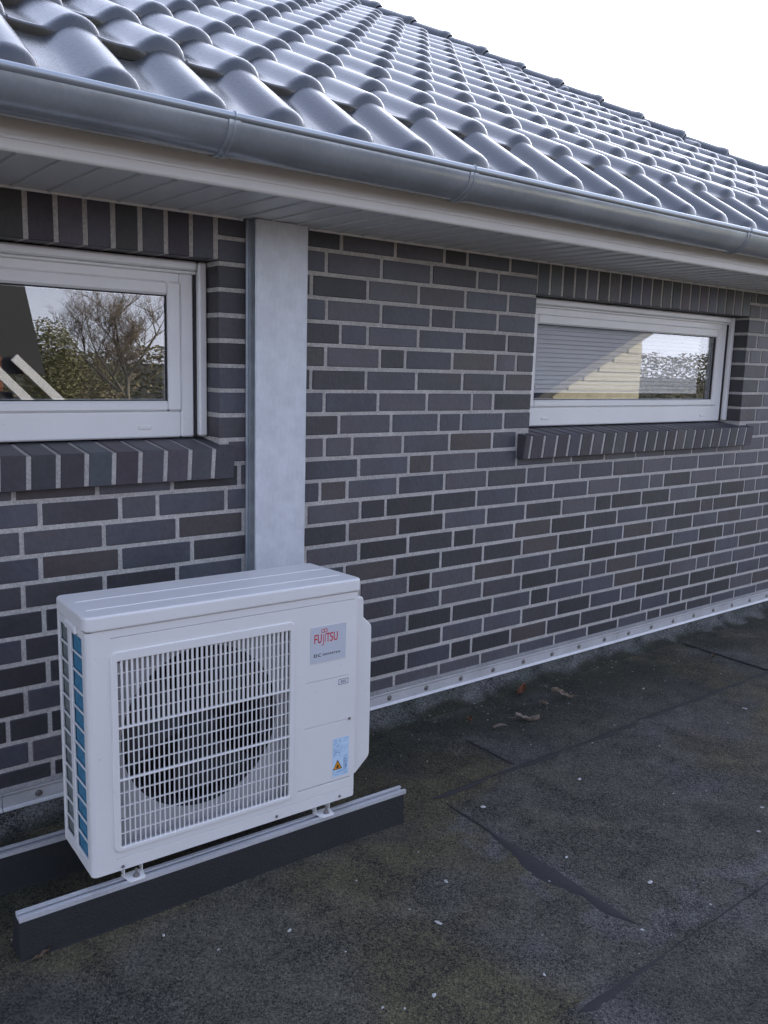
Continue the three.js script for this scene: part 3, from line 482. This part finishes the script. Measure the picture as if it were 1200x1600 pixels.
  // lid: rounded, lapped over the casing, ribs along the top, tapering at the right rear
  const ls = new THREE.Shape(); const r = 0.022; ls.moveTo(-0.004 + r, 0.006); ls.lineTo(WD - 0.014, 0.006); ls.quadraticCurveTo(WD + 0.004, 0.006, WD + 0.003, -0.012); ls.lineTo(WD - 0.024, -DP + 0.01); ls.quadraticCurveTo(WD - 0.026, -DP - 0.002, WD - 0.045, -DP - 0.002); ls.lineTo(-0.004 + r, -DP - 0.002); ls.quadraticCurveTo(-0.004, -DP - 0.002, -0.004, -DP + r); ls.lineTo(-0.004, -r); ls.quadraticCurveTo(-0.004, 0.006, -0.004 + r, 0.006);
  const lg = new THREE.ExtrudeGeometry(ls, { depth: 0.026, bevelEnabled: true, bevelSize: 0.0055, bevelThickness: 0.0065, bevelSegments: 4, bevelOffset: -0.0055, curveSegments: 8 }); lg.rotateX(-Math.PI / 2).translate(0, HT + 0.0075, 0); lg.scale(1, 1, 1);
  // ExtrudeGeometry rotated so shape y -> -z; mirror z to keep the front at +z
  { const P = lg.attributes.position, N = lg.attributes.normal; for (let i = 0; i < P.count; i++) { P.setZ(i, -P.getZ(i)); N.setZ(i, -N.getZ(i)); } const q = P.array, n = N.array, u = lg.attributes.uv.array; for (let i = 0; i < P.count; i += 3) { for (let c = 0; c < 3; c++) { [q[i * 3 + 3 + c], q[i * 3 + 6 + c]] = [q[i * 3 + 6 + c], q[i * 3 + 3 + c]];[n[i * 3 + 3 + c], n[i * 3 + 6 + c]] = [n[i * 3 + 6 + c], n[i * 3 + 3 + c]]; } for (let c = 0; c < 2; c++) [u[i * 2 + 2 + c], u[i * 2 + 4 + c]] = [u[i * 2 + 4 + c], u[i * 2 + 2 + c]]; } }
  const lid = part('lid', [lg], M.acWhite, AC);
  for (const z of [-0.150, -0.060]) mesh('lid_rib', cbox(0.755, 0.004, 0.0045, 0.398, HT + 0.0395, z, 0.0019), M.acWhite, lid);
  part('lid_tab', [cbox(0.012, 0.022, 0.085, -0.003, HT - 0.008, -0.103, 0.004)], M.acWhite, lid);
  for (const x of [0.27, 0.44, 0.62]) { const mk = [cbox(0.030, 0.0012, 0.003, x, HT + 0.0395, -0.185, 0.0004).rotateY(0), cbox(0.003, 0.0012, 0.022, x - 0.004, HT + 0.0396, -0.192, 0.0004), cbox(0.022, 0.0012, 0.0028, x + 0.003, HT + 0.0395, -0.176, 0.0004)]; part('raised_mark', mk, M.acWhite, lid); }
  // valve cover on the right end
  const vs = new THREE.Shape(); vs.moveTo(0.80, 0.625); vs.lineTo(0.838, 0.622); vs.quadraticCurveTo(0.848, 0.62, 0.848, 0.606); vs.lineTo(0.849, 0.556); vs.lineTo(0.874, 0.532); vs.quadraticCurveTo(0.880, 0.526, 0.880, 0.515); vs.lineTo(0.883, 0.112); vs.quadraticCurveTo(0.883, 0.098, 0.874, 0.090); vs.lineTo(0.832, 0.052); vs.lineTo(0.80, 0.045); vs.closePath();
  const vg = new THREE.ExtrudeGeometry(vs, { depth: 0.12, bevelEnabled: true, bevelSize: 0.005, bevelThickness: 0.005, bevelSegments: 3, bevelOffset: -0.005 }); vg.translate(0, 0, -0.16);
  part('valve_cover', [vg], M.acWhite, AC);
  // badge, refrigerant label, rating label
  const canv = (w, h, f) => { const c = document.createElement('canvas'); c.width = w; c.height = h; const x = c.getContext('2d'); f(x, w, h); const t = new THREE.CanvasTexture(c); t.colorSpace = THREE.SRGBColorSpace; t.anisotropy = 8; return t; };
  const plaque = (name, x0, x1, y0, y1, th, t, mat) => { const g = new THREE.BoxGeometry(x1 - x0, y1 - y0, th); g.translate((x0 + x1) / 2, (y0 + y1) / 2, th / 2 + 0.0002); return mesh(name, g, [0, 1, 2, 3, 4, 5].map(i => i === 4 ? phy({ map: t, roughness: 0.35, ...mat }) : std({ color: rgb(0.6, 0.6, 0.6), roughness: 0.5 })), AC); };
  plaque('brand_badge', 0.6385, 0.760, 0.455, 0.564, 0.0012, canv(512, 460, (x, w, h) => {
    x.fillStyle = '#c3c7cd'; x.fillRect(0, 0, w, h); x.fillStyle = '#c22530'; x.textAlign = 'left'; x.textBaseline = 'alphabetic';
    x.save(); x.scale(0.86, 1.22); x.font = '122px sans-serif'; x.lineWidth = 5; x.strokeStyle = '#c22530'; const put = (s, px, py) => { x.fillText(s, px, py); x.lineWidth = 5; x.strokeText(s, px, py); }; const Y = 205 / 1.22; let px = 42 / 0.86; for (const c of ['F', 'U']) { put(c, px, Y); px += x.measureText(c).width - 3; } const jx = px + 6; x.fillRect(jx + 14, Y - 84, 11, 100); x.beginPath(); x.lineWidth = 11; x.strokeStyle = '#c22530'; x.arc(jx + 2, Y + 14, 17, 0, Math.PI * 0.6); x.stroke(); x.fillRect(jx + 42, Y - 84, 11, 84); px = jx + 62; for (const c of ['T', 'S', 'U']) { put(c, px, Y); px += x.measureText(c).width - 3; } x.restore();
    const lx = (jx + 33) * 0.86; x.lineWidth = 9; x.strokeStyle = '#c22530'; x.beginPath(); x.arc(lx - 22, 62, 20, 0, Math.PI * 2); x.stroke(); x.beginPath(); x.arc(lx + 20, 60, 22, 0, Math.PI * 2); x.stroke();
    x.fillStyle = '#23252a'; x.save(); x.scale(1.55, 1); x.font = 'bold 56px sans-serif'; x.fillText('DC', 26, 384); x.font = 'bold 36px sans-serif'; x.fillText('INVERTER', 110, 378); x.restore();
  }), { clearcoat: 0.4 });
  plaque('refrigerant_label', 0.7365, 0.773, 0.372, 0.391, 0.0006, canv(256, 134, (x, w, h) => { x.fillStyle = '#d9dade'; x.fillRect(0, 0, w, h); x.strokeStyle = '#262a30'; x.lineWidth = 10; x.strokeRect(12, 12, w - 24, h - 24); x.fillStyle = '#262a30'; x.font = 'bold 78px sans-serif'; x.textAlign = 'center'; x.fillText('R32', w / 2, 96); }), {});
  const rl = rng(203);
  plaque('rating_label', 0.7215, 0.7795, 0.081, 0.204, 0.0006, canv(384, 816, (x, w, h) => {
    x.fillStyle = '#c3dcef'; x.fillRect(0, 0, w, h); x.fillStyle = '#3a6fa6';
    for (let y = 24; y < 380; y += 15) { let p = 20; while (p < 150) { const l = 8 + rl() * 34; if (rl() < 0.72) x.fillRect(p, y, l, 6); p += l + 8; } if (rl() < 0.6) { p = 190; while (p < 350) { const l = 8 + rl() * 28; if (rl() < 0.55) x.fillRect(p, y, l, 6); p += l + 9; } } }
    x.fillRect(20, 14, 344, 3); x.fillRect(180, 20, 3, 430); x.fillRect(20, 300, 344, 3);
    for (let y = 400; y < 690; y += 14) { let p = 262; while (p < 350) { const l = 6 + rl() * 26; if (rl() < 0.6) x.fillRect(p, y, l, 7); p += l + 8; } }
    for (let k = 0; k < 5; k++) { x.strokeStyle = '#274f82'; x.lineWidth = 6; x.strokeRect(268, 470 + k * 44, 60, 32); }
    x.fillStyle = '#20242a'; x.beginPath(); x.moveTo(120, 455); x.lineTo(232, 665); x.lineTo(8, 665); x.closePath(); x.fill(); x.fillStyle = '#f2a01e'; x.beginPath(); x.moveTo(120, 490); x.lineTo(206, 650); x.lineTo(34, 650); x.closePath(); x.fill();
    x.fillStyle = '#20242a'; x.beginPath(); x.moveTo(120, 545); x.quadraticCurveTo(162, 600, 142, 630); x.quadraticCurveTo(120, 645, 98, 630); x.quadraticCurveTo(84, 600, 112, 580); x.closePath(); x.fill(); x.fillRect(84, 634, 72, 6);
    x.fillStyle = '#3a6fa6'; for (let y = 690; y < 800; y += 14) { let p = 20; while (p < 350) { const l = 8 + rl() * 34; if (rl() < 0.75) x.fillRect(p, y, l, 6); p += l + 8; } }
  }), {});
  for (const [x, y] of [[0.078, 0.012], [0.531, 0.014], [0.749, 0.014], [0.779, 0.2585]]) mesh('screw', new THREE.CylinderGeometry(0.0042, 0.0042, 0.003, 12).rotateX(Math.PI / 2).translate(x, y, 0.0015), M.steel, AC);
  // mounting feet with bolts
  for (const x of [0.112, 0.700]) for (const [z, d] of [[0.004, 1], [-DP - 0.062, -1]]) {
    const f = new THREE.Shape(); f.moveTo(-0.030, 0.018); f.lineTo(0.026, 0.018); f.lineTo(0.019, -0.022); f.quadraticCurveTo(0.016, -0.027, 0.009, -0.027); f.lineTo(-0.015, -0.027); f.quadraticCurveTo(-0.021, -0.027, -0.023, -0.022); f.closePath();
    const g = new THREE.ExtrudeGeometry(f, { depth: 0.003, bevelEnabled: true, bevelSize: 0.0008, bevelThickness: 0.0008, bevelSegments: 1 }).rotateX(Math.PI / 2 * 1); 
    g.scale(1, 1, -d * 1); if (d > 0) { } g.computeVertexNormals();
    const web = [span(x - 0.027, x - 0.0245, -0.026, 0.0015, d > 0 ? -0.040 : -DP - 0.02, d > 0 ? -0.012 : -DP + 0.02, 0.0008), span(x + 0.021, x + 0.0235, -0.026, 0.0015, d > 0 ? -0.040 : -DP - 0.02, d > 0 ? -0.012 : -DP + 0.02, 0.0008)];
    const fm = M.acWhite.clone(); fm.side = THREE.DoubleSide;
    const ft = part('mounting_foot', [clean(g).translate(x, -0.0255, d > 0 ? -0.006 : -DP - 0.05), ...web], fm, AC);
    part('bolt', [new THREE.CylinderGeometry(0.009, 0.009, 0.002, 18).translate(x, -0.0235, z), new THREE.CylinderGeometry(0.0065, 0.0065, 0.006, 6).translate(x, -0.0195, z), new THREE.CylinderGeometry(0.0035, 0.0035, 0.016, 10).translate(x, -0.012, z)], M.steel, ft);
  }
}
function beam(label, z) {
  const b = tag(group('support_beam'), label, 'support beam');
  b.position.set(AC.position.x, 0, AC.position.z); b.rotation.y = AC.rotation.y;
  const y = 0.118;                                                        // top of the metal channel above the roof
  const x0 = -0.183, x1 = 0.996;
  const pr = [[z - 0.062, -0.002], [z + 0.030, -0.002], [z + 0.027, 0.012], [z + 0.0195, y - 0.012], [z - 0.0195, y - 0.012], [z - 0.058, 0.012]];
  part('rubber_base', [sweepX(pr, x0 - 0.003, x1 - 0.012)], M.rubber, b);
  // slotted channel with inturned lips
  const t = 0.0020, w = 0.0185, ch = [[z - w, y - 0.0118], [z + w, y - 0.0118], [z + w, y], [z + w - 0.0105, y], [z + w - 0.0105, y - 0.005], [z + w - 0.0085, y - 0.005], [z + w - 0.0085, y - t], [z + w - t, y - t], [z + w - t, y - 0.0098], [z - w + t, y - 0.0098], [z - w + t, y - t], [z - w + 0.0085, y - t], [z - w + 0.0085, y - 0.005], [z - w + 0.0105, y - 0.005], [z - w + 0.0105, y], [z - w, y]];
  part('metal_channel', [sweepX(ch, x0, x1)], M.alu, b);
  return b;
}
beam('long dark rubber beam with a metal channel under the front edge of the white unit', -0.002);
beam('dark rubber beam with a metal channel behind the white unit near the wall', -0.318);

// ------------------------------------------------------------------ leaves and grit on the flat roof
{
  const lr = rng(311);
  const leafM = [[0.20, 0.075, 0.035], [0.22, 0.17, 0.12], [0.26, 0.21, 0.16], [0.15, 0.10, 0.06]].map(c => { const m = std({ color: rgb(...c), roughness: 0.85, side: THREE.DoubleSide, map: texSoft }); return m; });
  function leaf(x, z, L, turn, m, label) {
    const lobes = 4 + Math.floor(lr() * 2), ph = lr() * 6;
    const g = grid(14, 8, (u, v) => { const t = u, w = (0.06 + 0.42 * Math.sin(Math.PI * Math.pow(t, 0.8)) * (0.62 + 0.38 * Math.cos(t * lobes * Math.PI * 2))) * L * 0.55, k = (v - 0.5) * 2; return [(t - 0.5) * L, 0.006 + L * (0.10 * k * k + 0.10 * Math.sin(t * 4 + ph) + 0.05 * Math.sin(k * 4 + t * 5)), k * w, t, v]; });
    const st = new THREE.CylinderGeometry(0.0008, 0.0012, L * 0.3, 5).rotateZ(Math.PI / 2).translate(-L * 0.62, 0.008, 0);
    const o = tag(group('dry_leaf'), label, 'leaf'); o.position.set(x, 0.012, z); o.rotation.y = turn; part('blade', [g], leafM[m], o); part('stem', [st], leafM[m], o);
  }
  leaf(2.831, 0.110, 0.085, 0.4, 0, 'reddish brown dry leaf nearest the white strip at the foot of the wall');
  leaf(2.944, 0.251, 0.10, 2.2, 1, 'curled grey brown leaf right of the reddish leaf by the wall');
  leaf(2.785, 0.278, 0.075, 1.2, 1, 'grey brown leaf between the reddish leaf and the large pale leaf');
  leaf(2.615, 0.346, 0.105, -0.5, 2, 'largest pale tan leaf on the mossy strip along the wall');
  leaf(2.396, 0.221, 0.06, 0.9, 0, 'small reddish leaf nearest the white unit on the mossy strip');
  leaf(2.450, 0.343, 0.05, 2.6, 2, 'small pale leaf left of the large tan leaf');
  leaf(4.02, 0.34, 0.06, 0.3, 3, 'brown leaf far along the wall near the joint in the felt');
  leaf(0.49, 0.30, 0.07, 1.0, 3, 'brown leaf lying between the two support beams beside the white unit');
  leaf(0.545, 0.66, 0.06, 0.5, 3, 'brown leaf at the left foot of the front support beam');
  const chips = [[2.366, 0.827], [2.555, 1.089], [2.46, 1.115], [2.72, 1.323], [2.672, 1.143], [3.503, 0.815], [3.296, 0.857], [2.85, 0.828], [2.435, 0.529], [1.939, 0.771], [1.584, 0.853], [1.346, 0.864], [1.553, 1.015], [1.412, 1.141], [1.386, 1.053], [1.146, 1.092], [1.076, 0.939], [0.806, 0.77], [0.893, 0.9], [1.83, 1.479], [2.033, 1.36], [1.934, 1.134], [1.796, 1.187], [2.08, 1.524], [1.412, 1.575], [1.105, 1.297], [1.144, 1.328], [1.226, 1.337], [1.49, 1.441], [1.673, 1.692], [0.493, 0.566], [2.561, 1.399], [2.651, 0.656], [2.87, 0.598], [3.478, 0.241], [3.326, 0.413]];
  const chipM = std({ color: rgb(0.44, 0.43, 0.41), roughness: 0.9 });
  const chipG = [0, 1, 2, 3].map(i => { const g = new THREE.IcosahedronGeometry(1, 0), P = g.attributes.position; for (let k = 0; k < P.count; k++) { const f = 0.55 + 0.8 * hash2(Math.round(P.getX(k) * 50), Math.round(P.getY(k) * 50) + Math.round(P.getZ(k) * 37), 400 + i); P.setXYZ(k, P.getX(k) * f, P.getY(k) * f * 0.3, P.getZ(k) * f * 0.62); } g.computeVertexNormals(); return g; });
  chips.forEach(([x, z], i) => { const m = mesh('stone_chip', chipG[i % 4], chipM, scene); m.position.set(x, 0.0125, z); const s = 0.0035 + 0.0075 * lr() ** 2; m.scale.setScalar(s); m.rotation.y = lr() * 6; tag(m, 'small pale stone chip lying loose on the dark felt of the flat roof', 'stone chip', 'pale chips scattered on the flat roof'); });
  const gs = []; for (let i = 0; i < 1500; i++) { const wall = lr() < 0.45, x = wall ? 1.7 + lr() * 3.2 : 0.3 + lr() * 4, z = wall ? 0.08 + lr() * lr() * 0.55 : 0.62 + lr() * 1.6, s = 0.0009 + (wall ? 0.0042 : 0.0024) * lr() ** 3; gs.push(paint(chipG[i % 4].clone().scale(s, s, s).translate(x, 0.010 + lr() * 0.003, z), lr() < 0.5 ? [0.3, 0.29, 0.27] : lr() < 0.5 ? [0.14, 0.10, 0.06] : [0.06, 0.055, 0.04])); }
  const gm = mesh('grit', mergeGeometries(gs.map(clean)), std({ vertexColors: true, roughness: 0.95 }), scene); gm.userData.kind = 'stuff'; gm.userData.label = 'fine grit and plant bits strewn over the flat roof'; gm.userData.category = 'grit';
}

// ------------------------------------------------------------------ what the panes mirror: neighbours, trees, a hedge line
{
  const brickRed = std({ color: rgb(0.30, 0.12, 0.07), roughness: 0.9, map: texBrick }), white = M.pvc, darkTile = std({ color: rgb(0.045, 0.047, 0.05), roughness: 0.6, map: texSoft });
  const nh = tag(group('neighbour_house'), 'red brick house with a steep dark roof mirrored in the left window', 'house');
  part('wall', [span(-3, 3.02, -3, 1.45, 9.0, 15, 0.01)], brickRed, nh);
  const slope = (x, y, L, w, dz, ang, m, nm, z) => { const g = cbox(L, w, dz, 0, 0, 0, 0.004); g.rotateZ(ang); g.translate(x, y, z); return part(nm, [g], m, nh); };
  slope(3.45, 1.14, 0.85, 0.11, 0.05, -0.78, white, 'gable_board', 8.93); slope(3.0, 1.12, 0.9, 0.11, 0.05, -0.80, white, 'gable_board', 8.6);
  { const rs = new THREE.Shape(); rs.moveTo(-3.4, 1.22); rs.lineTo(3.56, 1.22); rs.lineTo(3.33, 2.43); rs.lineTo(2.7, 5.2); rs.lineTo(-2.9, 5.2); rs.closePath(); const rg = new THREE.ExtrudeGeometry(rs, { depth: 5, bevelEnabled: false }); rg.translate(0, 0, 9.01); part('roof', [rg], darkTile, nh); }
  part('dormer_wall', [span(1.0, 3.05, -3, 1.0, 8.66, 8.98, 0.01)], M.dark, nh);
  const yh = tag(group('gabled_house'), 'pale yellow boarded house with a dark roof, mirrored in the right window', 'house');
  const ys = new THREE.Shape(); ys.moveTo(8.5, -3); ys.lineTo(15.4, -3); ys.lineTo(15.4, 2.15); ys.lineTo(12.4, 0.85); ys.lineTo(8.5, -0.8); ys.closePath();
  const yg = new THREE.ExtrudeGeometry(ys, { depth: 6, bevelEnabled: false }); yg.translate(0, 0, 8.2);
  part('wall', [yg], std({ color: rgb(0.60, 0.55, 0.38), roughness: 0.8, map: texMortar }), yh);
  for (let k = 0; k < 26; k++) { const y = -2.9 + k * 0.19, xl = y > -0.8 ? 8.5 + (y + 0.8) * 2.35 : 8.5; mesh('wall_board', span(xl + 0.2, 15.38, y, y + 0.175, 8.165, 8.198, 0.004), std({ color: rgb(0.62, 0.57, 0.40), roughness: 0.75, map: texMortar }), yh); }
  { const g = cbox(8.2, 0.16, 6.6, 0, 0, 0, 0.01); g.rotateZ(0.405); g.translate(11.9, 0.86, 11.2); part('roof', [g], darkTile, yh); }
  // bare trees
  const bark = std({ color: rgb(0.30, 0.27, 0.21), roughness: 1 }), twig = std({ color: rgb(0.36, 0.30, 0.24), roughness: 1 });
  function bareTree(x, z, h, seed, label, spread = 0.55, dens = 6) {
    const r = rng(seed), t = tag(group('bare_tree'), label, 'tree', 'bare trees beyond the flat roof'); t.position.set(x, -3.1, z);
    const tr = [], br = []; const q = new THREE.Quaternion(), Y = new THREE.Vector3(0, 1, 0);
    const seg = (a, d, L, r0, r1, out, n) => { const g = new THREE.CylinderGeometry(r1, r0, L, n, 1, true).translate(0, L / 2, 0); g.applyQuaternion(q.setFromUnitVectors(Y, d)); g.translate(a.x, a.y, a.z); out.push(clean(g)); };
    const grow = (a, d, L, rad, lev) => {
      const n = lev === 0 ? 4 : 2; let p = a.clone(), dir = d.clone();
      for (let i = 0; i < n; i++) { const l = L / n; dir = dir.clone().add(new THREE.Vector3(r() - 0.5, (r() - 0.35) * 0.5, r() - 0.5).multiplyScalar(lev === 0 ? 0.12 : 0.35)).normalize(); seg(p, dir, l, rad * (1 - i / n * 0.4), rad * (1 - (i + 1) / n * 0.4), lev < 2 ? tr : br, lev < 2 ? 7 : 3); p = p.clone().addScaledVector(dir, l);
        if (lev < 5 && (lev > 0 || i > 1)) { const m = lev < 2 ? dens - 2 : lev < 4 ? 3 : 2; for (let k = 0; k < m / 1.4; k++) { const s = new THREE.Vector3(r() - 0.5, r() * 0.5 + 0.0, r() - 0.5).normalize(); grow(p, dir.clone().multiplyScalar(1 - spread).addScaledVector(s, spread + 0.25).normalize(), L * (0.46 + 0.2 * r()), Math.max(0.007, rad * 0.5), lev + 1); } } }
    };
    grow(new THREE.Vector3(), Y, h * 0.5, h * 0.018, 0);
    part('trunk', tr, bark, t); part('crown', br, twig, t); return t;
  }
  bareTree(14.0, 33, 7.6, 5, 'wide bare tree in the middle of the left window reflection');
  bareTree(20.5, 31, 7, 17, 'bare tree behind the pale yellow house');
  bareTree(26, 22, 7.5, 23, 'bare tree on the far side of the pale yellow house');
  function bush(x, z, h, w, seed, c, label) {
    const r = rng(seed), t = tag(group('leafy_tree'), label, 'tree'); t.position.set(x, -3.1, z);
    const gs = []; for (let i = 0; i < 9000; i++) { let a, b, c2; do { a = r() * 2 - 1; b = r() * 2 - 1; c2 = r() * 2 - 1; } while (a * a + b * b + c2 * c2 > 1); const k = 0.72 + 0.5 * fbm(a * 2 + 5, b * 2 + c2 * 2 + 5, seed, 3); const g = new THREE.PlaneGeometry(0.09, 0.05); g.rotateX(r() * 3).rotateY(r() * 6); g.translate(a * w * k, h * 0.6 + b * h * 0.42 * k, c2 * w * k); gs.push(clean(g)); }
    part('crown', gs, std({ color: rgb(...c), roughness: 0.9, side: THREE.DoubleSide }), t);
    part('trunk', [new THREE.CylinderGeometry(0.12, 0.2, h * 0.6, 8).translate(0, h * 0.3, 0)], bark, t);
  }
  bush(10.15, 30, 6.0, 1.1, 61, [0.26, 0.25, 0.13], 'narrow olive green tree left of the wide bare tree in the left window');
  bush(15.5, 42, 5.0, 2.2, 67, [0.25, 0.23, 0.14], 'low olive bush behind the wide bare tree');
  bush(9.0, 22, 3.6, 1.3, 71, [0.30, 0.26, 0.16], 'low brown green bush in front of the narrow olive tree');
  bush(31, 38, 8, 5, 73, [0.24, 0.22, 0.14], 'broad brown green tree far behind the yellow house');
  // far hedgerow, one mass
  const hr = rng(83), gs = [];
  for (let i = 0; i < 46000; i++) { const x = -60 + hr() * 260, h = 3.2 + 6.5 * fbm(x * 0.08, 1, 85, 4), y = -3 + h * Math.pow(hr(), 0.75), z = 82 + hr() * 8 - x * 0.12; const g = new THREE.PlaneGeometry(0.36, 0.22); g.rotateX(hr() * 3).rotateY(hr() * 6); g.translate(x, y, z); gs.push(paint(clean(g), hr() < 0.5 ? [0.30, 0.25, 0.17] : [0.23, 0.22, 0.12])); }
  const hd = mesh('hedgerow', mergeGeometries(gs), std({ vertexColors: true, roughness: 1, side: THREE.DoubleSide }), scene); hd.userData.kind = 'stuff'; hd.userData.label = 'distant brown hedgerow of bare shrubs across the field'; hd.userData.category = 'hedgerow';
}
renderer.render(scene, camera);
